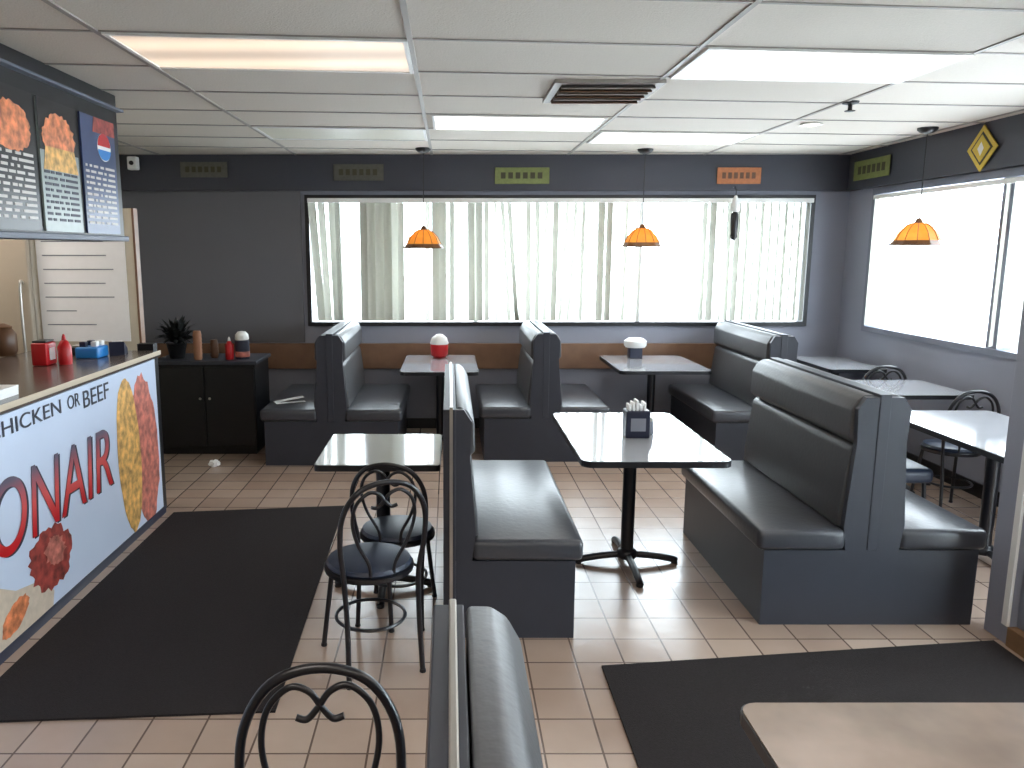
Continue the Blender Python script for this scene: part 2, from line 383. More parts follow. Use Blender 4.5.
for px, a, lean in slats:
    d = 7.64; x = (px-450)/790*d*1.004; dx = lean/790*d
    a = a if a < 45 or a > 80 else 45+(a-45)*.6
    c, s = math.cos(R(a))*.042, math.sin(R(a))*.042
    bm = NB(); zt, zb = 2.19, 1.075
    n = 4
    for k in range(n):   # gently curved slat cross-section
        u0, u1 = -1+2*k/n, -1+2*(k+1)/n
        def P(u, z, off):
            f = (zt-z)/(zt-zb); cu = .006*(1-u*u)+off
            return (x+dx*(f-.5)+u*c - cu*s/.042, u*s + cu*c/.042, z)
        vs = [bm.verts.new(P(u, z, o)) for o in (0, .0015) for (u, z) in ((u0, zb), (u1, zb), (u1, zt), (u0, zt))]
        for f in ((0, 1, 2, 3), (7, 6, 5, 4), (0, 4, 5, 1), (2, 6, 7, 3)): bm.faces.new([vs[i] for i in f])
    bmesh.ops.remove_doubles(bm, verts=bm.verts, dist=.0003)
    obj('slat', bm, M['blind'], bl)
bl2 = thing('vertical_blind', 'pale vertical blind slats stacked at the near part of the right window', 'blind', (WX-.05, 0, 0))
obj('head_rail', box(NB(), -.015, .015, RA+.05, RB-.05, 2.19, 2.225, .004), M['white'], bl2)
for i, y in enumerate([7.1, 7.02, 5.45, 5.36, 5.2, 5.05, 4.9, 4.7, 4.5, 4.3, 4.1]):
    a = R(60+10*math.sin(i*2.1)); c, s = .042*math.cos(a), .042*math.sin(a)
    obj('slat', prism(NB(), [(-s, y-c), (-s+.002, y-c-.001), (s+.002, y+c-.001), (s, y+c)], 1.09, 2.195), M['blind'], bl2)
# dark lantern hanging in front of the right end of the window
t = thing('hanging_lantern', 'small dark lantern with a white cap hanging before the right half of the back window', 'lantern', (2.66, WY-.16, 0))
obj('cap', lathe(NB(), [(.012, 2.25), (.03, 2.20), (.045, 2.14), (.04, 2.11), (.02, 2.10)], n=14), M['white'], t, True)
obj('body', lathe(NB(), [(.02, 2.10), (.034, 2.08), (.036, 2.0), (.03, 1.9), (.036, 1.87), (.012, 1.84)], n=10), M['black'], t, True)
obj('hook', tube(NB(), [(0, 0, 2.24), (0, 0, 2.30), (0, .04, 2.33), (0, .085, 2.33)], .004, 6), M['black_metal'], t)

# ================================================================ SIGNS ON THE BULKHEADS
def wall_plate(x0, x1, z0, z1, m, label):
    t = thing('wall_plate', label, 'sign', ((x0+x1)/2, WY-.085, (z0+z1)/2), 0, 'plates fixed on the bulkhead')
    w, h = (x1-x0)/2, (z1-z0)/2
    obj('plate', box(NB(), -w, w, -.006, 0, -h, h, .003), m, t)
    bm = NB()
    for i in range(6):
        a = -w*.78+i*w*.27
        box(bm, a, a+w*.17, -.009, -.006, -h*.35, h*.4)
    obj('raised_marks', bm, M['plate_ink'] if m != M['orange_plate'] else M['wood_dark'], t)
    return t
wall_plate(-2.52, -2.08, 2.42, 2.56, M['grey_plate'], 'grey rectangular plate high on the back wall above the dark panel')
wall_plate(-1.09, -.62, 2.39, 2.54, M['grey_plate'], 'dull grey-green plate above the left end of the back window')
wall_plate(.42, .93, 2.36, 2.51, M['green_plate'], 'olive green plate above the middle of the back window')
wall_plate(2.50, 2.91, 2.36, 2.51, M['orange_plate'], 'orange plate above the right end of the back window')
t = thing('wall_plate', 'olive green plate high on the right wall beside the room corner', 'sign', (WX-.075, 7.2, 2.46), 0, 'plates fixed on the bulkhead')
obj('plate', box(NB(), -.006, 0, -.3, .3, -.085, .085, .003), M['green_plate'], t)
bm = NB()
for i in range(6): box(bm, -.009, -.006, -.23+i*.08, -.18+i*.08, -.035, .035)
obj('raised_marks', bm, M['plate_ink'], t)
t = thing('diamond_sign', 'yellow diamond shaped sign on the right wall above the window', 'sign', (WX-.075, 5.72, 2.45))
def dia(r): return [(0, -r), (r, 0), (0, r), (-r, 0)]
obj('plate', prism(NB(), [(a*1.0, b) for a, b in dia(.16)], -.008, 0, 'x'), M['yellow'], t)
obj('border', prism(NB(), dia(.115), -.011, -.008, 'x'), M['plate_ink'], t)
obj('centre', prism(NB(), dia(.095), -.014, -.011, 'x'), M['yellow'], t)
obj('mark', prism(NB(), [(.0, -.05), (.035, 0), (0, .045), (-.03, 0)], -.016, -.014, 'x'), M['white'], t)
t = thing('security_camera', 'small white camera box high on the back wall at left', 'camera', (-2.93, WY-.085, 2.54))
obj('body', box(NB(), -.045, .045, -.11, -.03, -.06, .06, .012), M['white'], t)
obj('bracket', box(NB(), -.015, .015, -.035, 0, -.02, .02), M['white'], t)
obj('lens', lathe(NB(), [(.02, 0), (.02, .012), (.012, .014)], n=14), M['black'], t, loc=(0, -.11, 0)).rotation_euler = (PI/2, 0, 0)

# ================================================================ PENDANT LAMPS
def pendant(x, y, zc, label):
    t = thing('pendant_lamp', label, 'lamp', (x, y, CEIL), 0, 'amber glass pendant lamps')
    obj('canopy', lathe(NB(), [(.07, 0), (.068, -.015), (.045, -.035), (.012, -.045)], n=20), M['black'], t, True)
    z = zc-CEIL
    obj('cord', tube(NB(), [(0, 0, -.04), (0, 0, z+.11)], .004, 6, smooth=0), M['black_metal'], t)
    obj('cap', lathe(NB(), [(.008, z+.135), (.02, z+.125), (.028, z+.105), (.045, z+.095)], n=16), M['lead'], t, True)
    bm = NB(); lathe(bm, [(.045, z+.098), (.085, z+.075), (.125, z+.03), (.155, z-.03)], n=12, cap=False)
    bmesh.ops.solidify(bm, geom=bm.faces[:], thickness=.003)
    obj('shade', bm, M['shade'], t)
    bm = NB(); lathe(bm, [(.155, z-.028), (.182, z-.058), (.178, z-.066), (.150, z-.034)], n=12, cap=False)
    obj('rim', bm, M['lead'], t)
    bm = NB()
    for i in range(12):
        a = 2*PI*i/12; c, s = math.cos(a), math.sin(a)
        tube(bm, [(r*c, r*s, z+zz) for r, zz in ((.047, .099), (.087, .077), (.127, .032), (.157, -.028))], .0025, 5, smooth=0)
    obj('lead_lines', bm, M['lead'], t)
    obj('bulb', lathe(NB(), [(.012, z+.07), (.016, z+.04), (.03, z+.015), (.03, z-.005), (.012, z-.022)], n=14), M['bulb'], t, True)
    return t
pendant(-.235, 7.17, 1.83, 'amber stained glass pendant lamp before the left half of the back window')
pendant(1.73, 7.24, 1.845, 'amber stained glass pendant lamp before the middle of the back window')
pendant(3.49, 6.0, 1.85, 'amber stained glass pendant lamp hanging in front of the right window')

# ================================================================ BOOTHS
def bench_parts(t, sgn, x_back, x_seat, y0, y1, zt, zs=.47, double=True):
    """one side of a booth in local coordinates, sgn +1 faces +x"""
    def X(a, b): return (a, b) if a < b else (b, a)
    a, b = X(sgn*x_back, sgn*x_seat)
    fx = sgn*(x_seat)
    # base plinth
    p0, p1 = X(sgn*(0 if double else .027), sgn*(x_seat-.035))
    obj('base', box(NB(), p0, p1, y0+.0, y1-.01, 0, zs-.1), M['laminate_dark'], t)
    obj('seat', box(NB(), a, b, y0-.012, y1, zs-.1, zs, .028, 4), M['vinyl'], t, True)
    # upholstered back: lower cushion and top roll, leaning slightly
    th = x_back
    c0 = sgn*(.025)
    lo = [(sgn*.03, zs), (sgn*(th+.03), zs), (sgn*(th+.025), zs+.1), (sgn*(th-.005), zt-.26), (sgn*(th-.02), zt-.235), (sgn*.03, zt-.235)]
    bm = prism(NB(), lo, y0+.035, y1-.01, 'y')
    es = [e for e in bm.edges]; bmesh.ops.bevel(bm, geom=es, offset=.014, segments=3, affect='EDGES', profile=.5)
    obj('back_cushion', bm, M['vinyl_front'], t, True)
    up = [(sgn*.03, zt-.23), (sgn*(th-.02), zt-.23), (sgn*(th+.012), zt-.2), (sgn*(th+.008), zt-.07), (sgn*(th-.02), zt-.02), (sgn*(th-.05), zt), (sgn*.03, zt)]
    bm = prism(NB(), up, y0+.03, y1-.01, 'y')
    bmesh.ops.bevel(bm, geom=bm.edges[:], offset=.010, segments=3, affect='EDGES', profile=.5)
    obj('head_roll', bm, M['vinyl_front'], t, True)
    # end panel of the back
    en = [(sgn*.012, zs-.1), (sgn*(th+.0), zs-.1), (sgn*(th+.015), zs+.02), (sgn*(th-.012), zt-.22), (sgn*(th-.005), zt-.06), (sgn*(th-.04), zt-.006), (sgn*.012, zt-.006)]
    obj('end_panel', prism(NB(), en, y0-.003, y0+.03, 'y'), M['laminate_dark'], t)
def double_booth(cx, y0, y1, hw, label, zt=1.08, hb=.115, group='back-to-back booth benches'):
    t = thing('double_booth_bench', label, 'booth bench', (cx, (y0+y1)/2, 0), 0, 'slate vinyl back-to-back booth benches')
    L = (y1-y0)/2
    obj('centre_board', box(NB(), -.026, .026, -L-.006, L, .372, zt+.008, .003), M['laminate_dark'], t)
    for s in (1, -1): bench_parts(t, s, hb, hw, -L, L, zt)
    return t
double_booth(-.97, 6.30, 7.58, .58, 'slate back-to-back booth bench at the left end of the back window')
double_booth(.79, 6.42, 7.58, .54, 'slate back-to-back booth bench at the middle of the back window')
double_booth(2.66, 6.25, 7.58, .54, 'slate back-to-back booth bench near the back right corner')
double_booth(1.965, 3.50, 4.75, .535, 'large slate back-to-back booth bench right of the middle table', zt=1.10, hb=.125)
def single_booth(x, y0, y1, label, depth=.60, zt=1.07, hb=.10):
    t = thing('booth_bench', label, 'booth bench', (x, (y0+y1)/2, 0), 0, 'slate vinyl single booth benches')
    L = (y1-y0)/2
    obj('back_board', box(NB(), -.03, .026, -L-.006, L, 0, zt-.004, .003), M['laminate_dark'], t)
    obj('edge_strip', box(NB(), -.002, .012, -L-.012, L, zt-.006, zt+.008, .003), M['steel'], t, label='steel edge strip')
    obj('edge_post', box(NB(), -.002, .012, -L-.014, -L-.006, .1, zt+.008), M['steel'], t)
    bench_parts(t, 1, hb, depth, -L, L, zt, double=False)
    return t
single_booth(.0, 3.37, 4.76, 'single slate booth bench with a tall back between the small and the middle tables')
single_booth(.0, .12, 1.39, 'nearest booth bench, only the top of its grey back showing at the bottom edge', zt=1.10, hb=.125)

# ================================================================ TABLES
def table(name, cx, cy_, w, l, label, top='table', r=.05, h=.75, base=True, grp='dining tables on black pedestals'):
    t = thing(name, label, 'table', (cx, cy_, 0), 0, grp)
    def rr(w, l, r, k=5):
        pts = []
        for sx, sy, a0 in ((1, 1, 0), (-1, 1, 90), (-1, -1, 180), (1, -1, 270)):
            for i in range(k+1):
                a = R(a0+90*i/k); pts.append((sx*(w/2-r)+r*math.cos(a), sy*(l/2-r)+r*math.sin(a)))
        return pts
    obj('table_top', prism(NB(), rr(w-.008, l-.008, r), h-.028, h), M[top], t)
    obj('edge_band', prism(NB(), rr(w, l, r+.003), h-.032, h-.003), M['edge'], t)
    bm = NB(); lathe(bm, [(.036, .05), (.036, h-.045)], n=20); obj('post', bm, M['black_metal'], t, True)
    obj('mounting_plate', box(NB(), -.14, .14, -.14, .14, h-.045, h-.031), M['black_metal'], t)
    L = min(.28, w*.42)
    for k, (dx, dy) in enumerate(((1, 0), (-1, 0), (0, 1), (0, -1))):
        ln = L if k < 2 else min(.33, l*.4)
        bm = NB(); tube(bm, [(dx*.02, dy*.02, .055), (dx*ln*.5, dy*ln*.5, .045), (dx*ln*.9, dy*ln*.9, .026), (dx*ln, dy*ln, .014)], .02, 8)
        obj('foot', bm, M['black_metal'], t, True)
        obj('glide', lathe(NB(), [(.018, 0), (.02, .008), (.012, .018)], dx*ln*.97, dy*ln*.97, 12), M['black'], t)
    obj('hub', lathe(NB(), [(.05, .035), (.06, .05), (.055, .075), (.04, .09)], n=20), M['black_metal'], t, True)
    return t
table('dining_table', 1.0, 4.25, .73, 1.16, 'grey topped table in the middle between the two nearest booths')
table('dining_table', -.345, 3.93, .60, .64, 'small square table standing behind the bentwood chairs', r=.02)
table('dining_table', -.09, 7.04, .66, 1.1, 'grey table by the back window between left and middle booths')
table('dining_table', 1.82, 7.05, .78, 1.0, 'grey table by the back window between middle and right booths')
table('dining_table', 3.06, 4.31, .70, 1.18, 'nearest table along the right window, reflecting bright daylight', r=.03)
table('dining_table', 3.34, 5.76, .68, .66, 'second table along the right window, beyond the nearest one', r=.03)
table('dining_table', 3.48, 7.06, .50, .84, 'table in the back right corner of the room', r=.03)
table('dining_table', 1.02, 1.07, .76, 1.12, 'beige brown table in the bottom right corner nearest the camera', 'table_beige', r=.04)

# ================================================================ CHAIRS
def make_chair(loc, rz, label, scroll=True):
    """bentwood style metal cafe chair, faces local +y"""
    t = thing('cafe_chair', label, 'chair', loc, rz, 'black cafe chairs with scrolled backs')
    r = .012
    # back legs + hoop in one bend
    def bk(x, z): return (x, -.17-.13*max(0, z-.44)-.10*max(0, .44-z), z)
    hoop = [bk(-.165, 0.012), bk(-.16, .25), bk(-.165, .45), bk(-.185, .62), bk(-.175, .76), bk(-.11, .855), bk(0, .885), bk(.11, .855), bk(.175, .76), bk(.185, .62), bk(.165, .45), bk(.16, .25), bk(.165, .012)]
    obj('back_hoop', tube(NB(), hoop, r, 8), M['black_metal'], t, True)
    for s in (-1, 1):
        # heart shaped inner bends with curled tips
        q = [bk(s*.05, .45), bk(s*.06, .52), bk(s*.11, .62), bk(s*.135, .72), bk(s*.12, .80), bk(s*.07, .845), bk(s*.025, .835), bk(-s*.004, .80), bk(-s*.03, .775), bk(-s*.055, .78)]
        obj('back_scroll', tube(NB(), q, .008, 8), M['black_metal'], t, True)
    obj('seat_frame', lathe(NB(), [(.17, .425), (.195, .43), (.197, .45), (.185, .455)], n=28), M['black_metal'], t, True)
    obj('seat_pad', lathe(NB(), [(.18, .452), (.188, .462), (.18, .478), (.13, .487), (.02, .489)], n=28), M['blue_pad'], t, True, label='dark blue padded seat')
    for s in (-1, 1):
        obj('leg', tube(NB(), [(s*.13, .12, .435), (s*.145, .15, .25), (s*.165, .185, .012)], r, 8), M['black_metal'], t, True)
    ring = [(.152*math.cos(a), .155*math.sin(a)-.01, .21) for a in [2*PI*i/12 for i in range(12)]]
    obj('stretcher_ring', tube(NB(), ring, .008, 6, closed=True, smooth=3), M['black_metal'], t, True)
    for p in ((.165, .185), (-.165, .185), (.165, -.214), (-.165, -.214)): obj('foot_cap', lathe(NB(), [(.013, 0), (.015, .004), (.013, .016)], p[0], p[1], 10), M['black'], t)
    return t
ch = make_chair((-.345, 3.20, 0), R(24), 'black bentwood style cafe chair with blue seat in front of the small table')
dup(ch, (-.255, 3.66, 0), R(-8), 'black cafe chair tucked behind the other at the small table', (.93, .93, .90))
ch.scale = (.97, .97, .96)
dup(ch, (-.262, 1.335, 0), R(184), 'black cafe chair back cut off by the bottom edge of the photo', (.92, .95, .99))
dup(ch, (3.37, 5.17, 0), 0, 'black cafe chair between the nearest and second tables of the right window', (.9, .9, .97))
dup(ch, (3.42, 6.34, 0), R(0), 'black cafe chair between the second and the corner tables')
# stool
t = thing('stool', 'dark blue padded stool beside the nearest right window table', 'stool', (2.68, 4.62, 0))
obj('seat_pad', box(NB(), -.15, .15, -.17, .17, .40, .49, .03, 4), M['blue_pad'], t, True)
for sx in (-1, 1):
    for sy in (-1, 1): obj('leg', tube(NB(), [(sx*.11, sy*.13, .41), (sx*.13, sy*.15, .0)], .012, 8, smooth=0), M['black_metal'], t, True)

# ================================================================ MATS
def floor_mat(pts, label):
    o = obj('floor_mat', prism(NB(), pts, .001, .010), M['rubber']); tag(o, label, 'mat', 'dark floor mats'); return o
floor_mat([(-1.86, 5.10), (-.73, 5.24), (-.67, 2.775), (-1.86, 2.70)], 'large dark mat on the tiles alongside the counter')
floor_mat([(.645, 3.11), (2.46, 3.33), (2.46, .9), (.645, .9)], 'dark entrance mat beneath the nearest beige table')

# ================================================================ COUNTER
CX = -1.925
t = thing('service_counter', 'long service counter with a pale printed front at left', 'counter', (-2.3, 3.1, 0))
def L(bm): bmesh.ops.translate(bm, verts=bm.verts, vec=(2.3, -3.1, 0)); return bm
obj('carcass', L(box(NB(), -2.68, CX-.012, 1.0, 5.12, 0, 1.06)), M['black'], t)
obj('counter_top', L(box(NB(), -2.75, CX+.02, .97, 5.15, 1.06, 1.1, .004)), M['counter'], t)
obj('edge_trim', L(box(NB(), CX+.018, CX+.026, .97, 5.15, 1.074, 1.102, .002)), M['trim'], t)
obj('kick_board', L(box(NB(), CX-.012, CX+.004, 1.0, 5.13, 0, .05)), M['navy'], t)
bn = obj('banner', L(box(NB(), CX-.012, CX, 1.0, 5.10, .05, 1.05)), M['banner'], t)
def yz(bm_pts, d=.002, o=.0):   # flat printed shape on the banner
    return L(prism(NB(), bm_pts, CX+o, CX+o+d, 'x'))
def ell(cy_, cz, ry, rz, rot=0, n=28, wob=0, seed=1):
    rd = random.Random(seed); out = []
    for i in range(n):
        a = 2*PI*i/n; k = 1+wob*(rd.random()-.5)
        u, v = ry*k*math.cos(a), rz*k*math.sin(a)
        out.append((cy_+u*math.cos(rot)-v*math.sin(rot), cz+u*math.sin(rot)+v*math.cos(rot)))
    return out
obj('print_wrap_meat', yz(ell(4.86, .51, .21, .47, R(3), wob=.10, seed=3, n=44), .001, .0), M['food_red'], bn)
obj('print_wrap_bread', yz(ell(4.61, .53, .165, .475, R(2), wob=.04, seed=4, n=44), .001, .001), M['food_yellow'], bn)
obj('print_bread', yz([(3.0, .05), (3.0, .36), (3.15, .34), (3.3, .26), (3.5, .22), (3.62, .12), (3.6, .05)], .001, .0), M['bread'], bn)
obj('print_meat', yz(ell(3.62, .29, .20, .15, R(-10), wob=.22, seed=5, n=44), .001, .001), M['food_meat'], bn)
obj('print_meat_slices', yz(ell(3.66, .31, .10, .07, R(-20), wob=.35, seed=8, n=36), .001, .002), M['food_red'], bn)
obj('print_tomato', yz(ell(3.28, .15, .12, .06, R(20), wob=.15, seed=9, n=36), .001, .001), M['food_orange'], bn)
def text(name, s, y0, y1, z0, z1, m, parent, shear=0, X=CX+.002, slope=0):
    """text lying in the x = const plane, reading along +y for a viewer on the +x side... mirrored correctly"""
    cu = bpy.data.curves.new(name, 'FONT'); cu.body = s; cu.extrude = 0; cu.size = 1; cu.shear = shear
    tmp = bpy.data.objects.new('tmp', cu); COL.objects.link(tmp)
    dg = bpy.context.evaluated_depsgraph_get()
    me = bpy.data.meshes.new_from_object(tmp.evaluated_get(dg)); bpy.data.objects.remove(tmp)
    xs = [v.co.x for v in me.vertices]; ys = [v.co.y for v in me.vertices]
    x0, x1, a0, a1 = min(xs), max(xs), min(ys), max(ys)
    for v in me.vertices:
        u = (v.co.x-x0)/(x1-x0); q = (v.co.y-a0)/(a1-a0)
        v.co = (X, y0+u*(y1-y0), z0+q*(z1-z0)+slope*u)
    bm = NB(); bm.from_mesh(me)
    r = bmesh.ops.extrude_face_region(bm, geom=bm.faces[:])
    bmesh.ops.translate(bm, verts=[g for g in r['geom'] if isinstance(g, bmesh.types.BMVert)], vec=(.0015, 0, 0))
    return obj(name, L(bm), m, parent)
# red lettering that fades from charcoal at the top to red at the bottom (printed so)
def grad_mat():
    m = bpy.data.materials.new('charcoal to red print'); m.use_nodes = True; nt = m.node_tree; p = nt.nodes['Principled BSDF']
    tc = nt.nodes.new('ShaderNodeTexCoord'); sp = nt.nodes.new('ShaderNodeSeparateXYZ'); nt.links.new(tc.outputs['Generated'], sp.inputs[0])
    cr = nt.nodes.new('ShaderNodeValToRGB'); e = cr.color_ramp.elements
    e[0].position = .1; e[0].color = srgb(196, 20, 28); e[1].position = .95; e[1].color = srgb(96, 90, 108)
    x = e.new(.5); x.color = srgb(214, 86, 84)
    nt.links.new(sp.outputs[2], cr.inputs[0]); nt.links.new(cr.outputs[0], p.inputs['Base Color']); p.inputs['Roughness'].default_value = .4
    return m
M['grad'] = grad_mat()
text('print_shadow_lettering', 'DONAIR', 2.87, 4.37, .425, .765, M['ink'], bn, .15, CX+.001)
text('print_big_lettering', 'DONAIR', 2.85, 4.35, .435, .775, M['grad'], bn, .15, CX+.003)
text('print_or_lettering', 'OR', 3.90, 4.03, .955, 1.025, M['ink'], bn, 0)
text('print_chicken_lettering', 'CHICKEN', 3.2, 3.83, .955, 1.025, M['ink'], bn, 0)
text('print_stacked_lettering', 'BEEF', 4.07, 4.38, .93, 1.02, M['ink'], bn, 0)

# things on the counter
def jar(name, x, y, z, prof, m, label, cat, lid=None, n=18):
    t = thing(name, label, cat, (x, y, z))
    obj('body', lathe(NB(), prof, n=n), m, t, True)
    if lid: obj('lid', lathe(NB(), lid[0], n=n), lid[1], t, True)
    return t
t = thing('napkin_dispenser', 'red napkin dispenser on the counter, left one of the red pair', 'dispenser', (-2.33, 4.50, 1.1))
obj('body', box(NB(), -.045, .045, -.06, .06, 0, .13, .01, 3), M['red'], t, True)
obj('napkins', box(NB(), .046, .05, -.03, .03, .03, .1), M['paper'], t)
obj('lid', box(NB(), -.04, .04, -.05, .05, .131, .142, .004), M['black'], t)
jar('sauce_bottle', -2.22, 4.52, 1.1, [(.036, 0), (.038, .02), (.038, .10), (.02, .135), (.012, .14)], M['red'], 'red squeeze bottle on the counter beside the red dispenser', 'bottle',
    ([(.013, .14), (.01, .16), (.004, .175)], M['red']))
t = thing('cup_tray', 'bright blue tray of packets on the far end of the counter', 'tray', (-2.20, 4.82, 1.1))
obj('body', box(NB(), -.07, .07, -.08, .08, 0, .07, .012, 3), M['blue'], t, True)
for k, (px_, py_) in enumerate(((-.03, -.04), (.03, -.02), (-.02, .04), (.035, .045))):
    obj('packet', box(NB(), px_-.018, px_+.018, py_-.02, py_+.02, .06, .10, .004), M['white'] if k % 2 else M['navy'], t)
t = thing('card_terminal', 'black card terminal behind the blue tray on the counter', 'card terminal', (-2.10, 4.97, 1.1), R(15))
obj('body', prism(NB(), [(-.07, 0), (.07, 0), (.07, .03), (-.07, .085)], -.045, .045, 'x'), M['navy'], t)
obj('screen', box(NB(), -.03, .03, .0, .02, .056, .062), M['steel'], t)
bm = NB()
for i in range(9): box(bm, -.028+.02*(i % 3), -.014+.02*(i % 3), -.062+.018*(i//3), -.05+.018*(i//3), .07, .088)
obj('keys', bm, M['white'], t)
t = thing('paper_stack', 'stack of white takeaway papers at the left edge of the counter', 'paper', (-2.04, 3.42, 1.101), 0)
for k in range(4): obj('sheet', box(NB(), -.09+.004*k, .07+.003*k, -.14+.006*k, .13-.004*k, .012*k, .012*k+.010), M['paper'], t)
t = thing('cutlery_tray', 'dark wire tray of cutlery on the far corner of the counter', 'tray', (-2.32, 4.98, 1.1))
obj('tray_body', box(NB(), -.08, .08, -.1, .1, 0, .05, .006), M['black'], t)
obj('cutlery', box(NB(), -.05, .05, -.07, .07, .05, .06, .003), M['steel'], t)

# ================================================================ MENU BOARDS
MX = -1.925
t = thing('menu_board', 'long overhead menu board of four lit panels hanging above the counter', 'menu board', (MX, 3.6, 0))
def Lm(bm): bmesh.ops.translate(bm, verts=bm.verts, vec=(-MX, -3.6, 0)); return bm
obj('housing', Lm(box(NB(), MX-.16, MX-.01, 1.4, 4.78, 1.80, CEIL, .004)), M['black'], t)
obj('lower_rail', Lm(box(NB(), MX-.16, MX+.012, 1.4, 4.79, 1.80, 1.83, .004)), M['rail'], t)
obj('upper_rail', Lm(box(NB(), MX-.02, MX+.03, 1.4, 4.79, 2.535, 2.55, .003)), M['rail'], t)
P = [(2.92, 3.34, 'menu_pale'), (3.40, 3.80, 'screen_black'), (3.84, 4.23, 'menu_pale'), (4.28, 4.70, 'menu_blue')]
for k, (a, b, m) in enumerate(P):
    pn = obj('menu_panel', Lm(box(NB(), MX-.012, MX, a, b, 1.84, 2.46)), M[m], t)
    if k < 3:
        obj('dark_heading', Lm(prism(NB(), [(a, 2.22), (b, 2.22), (b, 2.46), (a, 2.46)], MX, MX+.001, 'x')), M['screen_black'], pn)
        f = obj('food_picture', Lm(prism(NB(), ell((a+b)/2, 2.29, .16, .11, wob=.16, seed=20+k, n=48), MX+.001, MX+.002, 'x')), M['food_orange'], pn)
        if k == 2: obj('fries_picture', Lm(prism(NB(), [(a+.02, 2.13), (b-.02, 2.13), (b-.05, 2.24), (a+.05, 2.24)], MX+.002, MX+.003, 'x')), M['food_yellow'], pn)
    else:
        obj('red_heading', Lm(prism(NB(), [(a+.14, 2.38), (b, 2.38), (b, 2.46), (a+.16, 2.46)], MX, MX+.001, 'x')), M['food_meat'], pn)
        obj('round_emblem', Lm(prism(NB(), ell((a+b)/2+.06, 2.31, .085, .075), MX+.001, MX+.002, 'x')), M['white'], pn)
        obj('emblem_top', Lm(prism(NB(), [p for p in ell((a+b)/2+.06, 2.315, .08, .07) if p[1] >= 2.315], MX+.002, MX+.003, 'x')), M['red'], pn)
        obj('emblem_bottom', Lm(prism(NB(), [p for p in ell((a+b)/2+.06, 2.295, .08, .055) if p[1] <= 2.295], MX+.002, MX+.003, 'x')), M['blue'], pn)
    bm = NB(); rd = random.Random(40+k)
    for i in range(11):
        z = 2.17-.028*i if k != 3 else 2.19-.03*i
        if k == 2 and z > 2.12: continue
        u = a+.025
        while u < b-.06:
            w_ = rd.uniform(.02, .07) if u < b-.16 else .14; box(bm, MX, MX+.002, u, min(u+w_, b-.03), z, z+.013); u += w_+rd.uniform(.01, .035)
        obj('price_line', Lm(bm), M['menu_text'] if k != 2 else M['ink'], pn); bm = NB()

# ================================================================ KITCHEN SIDE
t = thing('menu_partition', 'cream freestanding panel with a large written price sheet behind the counter', 'partition', (-2.58, 5.5, 0))
obj('panel', box(NB(), -.34, .41, 0, .06, 0, 2.03, .004), M['cream'], t)
obj('edge_strip', box(NB(), .41, .425, -.004, .064, 0, 2.03), M['wood'], t)
sh = obj('price_sheet', box(NB(), -.26, .35, -.006, 0, 1.12, 1.98), M['paper'], t)
bm = NB(); rd = random.Random(5)
for i in range(8):
    z = 1.9-.095*i; box(bm, -.22, -.22+rd.uniform(.2, .5), -.008, -.006, z, z+.007)
obj('handwriting', bm, M['alu'], sh)
t = thing('refrigerator', 'beige enamel refrigerator behind the counter at the left edge', 'refrigerator', (-3.02, 5.45, 0))
obj('cabinet', box(NB(), -.17, .17, 0, .6, .05, 1.95, .02, 3), M['fridge'], t, True)
obj('door', box(NB(), -.165, .165, -.05, -.004, .1, 1.93, .015, 3), M['fridge'], t, True)
obj('handle', tube(NB(), [(.12, -.05, 1.0), (.12, -.09, 1.03), (.12, -.09, 1.5), (.12, -.05, 1.53)], .01, 8), M['steel'], t, True)
obj('feet', box(NB(), -.15, .15, .03, .55, 0, .05), M['black'], t)
t = thing('drinks_cooler', 'black cooler cabinet at the far left behind the counter', 'cooler', (-3.6, 5.4, 0))
obj('cabinet', box(NB(), -.38, .38, 0, .6, 0, 1.9, .01), M['black'], t)
obj('door', box(NB(), -.34, .34, -.03, 0, .15, 1.8, .01), M['navy'], t)
obj('handle', box(NB(), .28, .31, -.06, -.03, .8, 1.2, .005), M['steel'], t)
jar('storage_crock', -2.78, 4.9, 1.1, [(.06, 0), (.075, .03), (.075, .13), (.05, .17)], M['wood_dark'], 'reddish brown crock at the left edge behind the red bottles', 'jar', ([(.05, .17), (.055, .18), (.01, .2)], M['wood_dark']))
# drinks station by the back wall
t = thing('condiment_station', 'black cabinet station between the counter end and the left booth', 'cabinet', (-2.1, 6.85, 0))
obj('carcass', box(NB(), -.42, .44, -.2, .3, .06, .79, .004), M['black'], t)
obj('station_top', box(NB(), -.44, .46, -.23, .32, .79, .82, .004), M['laminate_dark'], t)
obj('plinth', box(NB(), -.4, .42, -.17, .28, 0, .06), M['black'], t)
for k in range(2):
    d = obj('door', box(NB(), -.41+.43*k, .0+.43*k, -.218, -.2, .08, .77, .003), M['black'], t)
    obj('knob', lathe(NB(), [(.006, 0), (.012, .012), (.008, .02)], n=10), M['steel'], d, loc=(-.03+.08*k, -.218, .5)).rotation_euler = (PI/2, 0, 0)
struct('trim_6', box(NB(), -2.06, -1.955, 5.17, 5.24, 0, 1.14), M['black'])
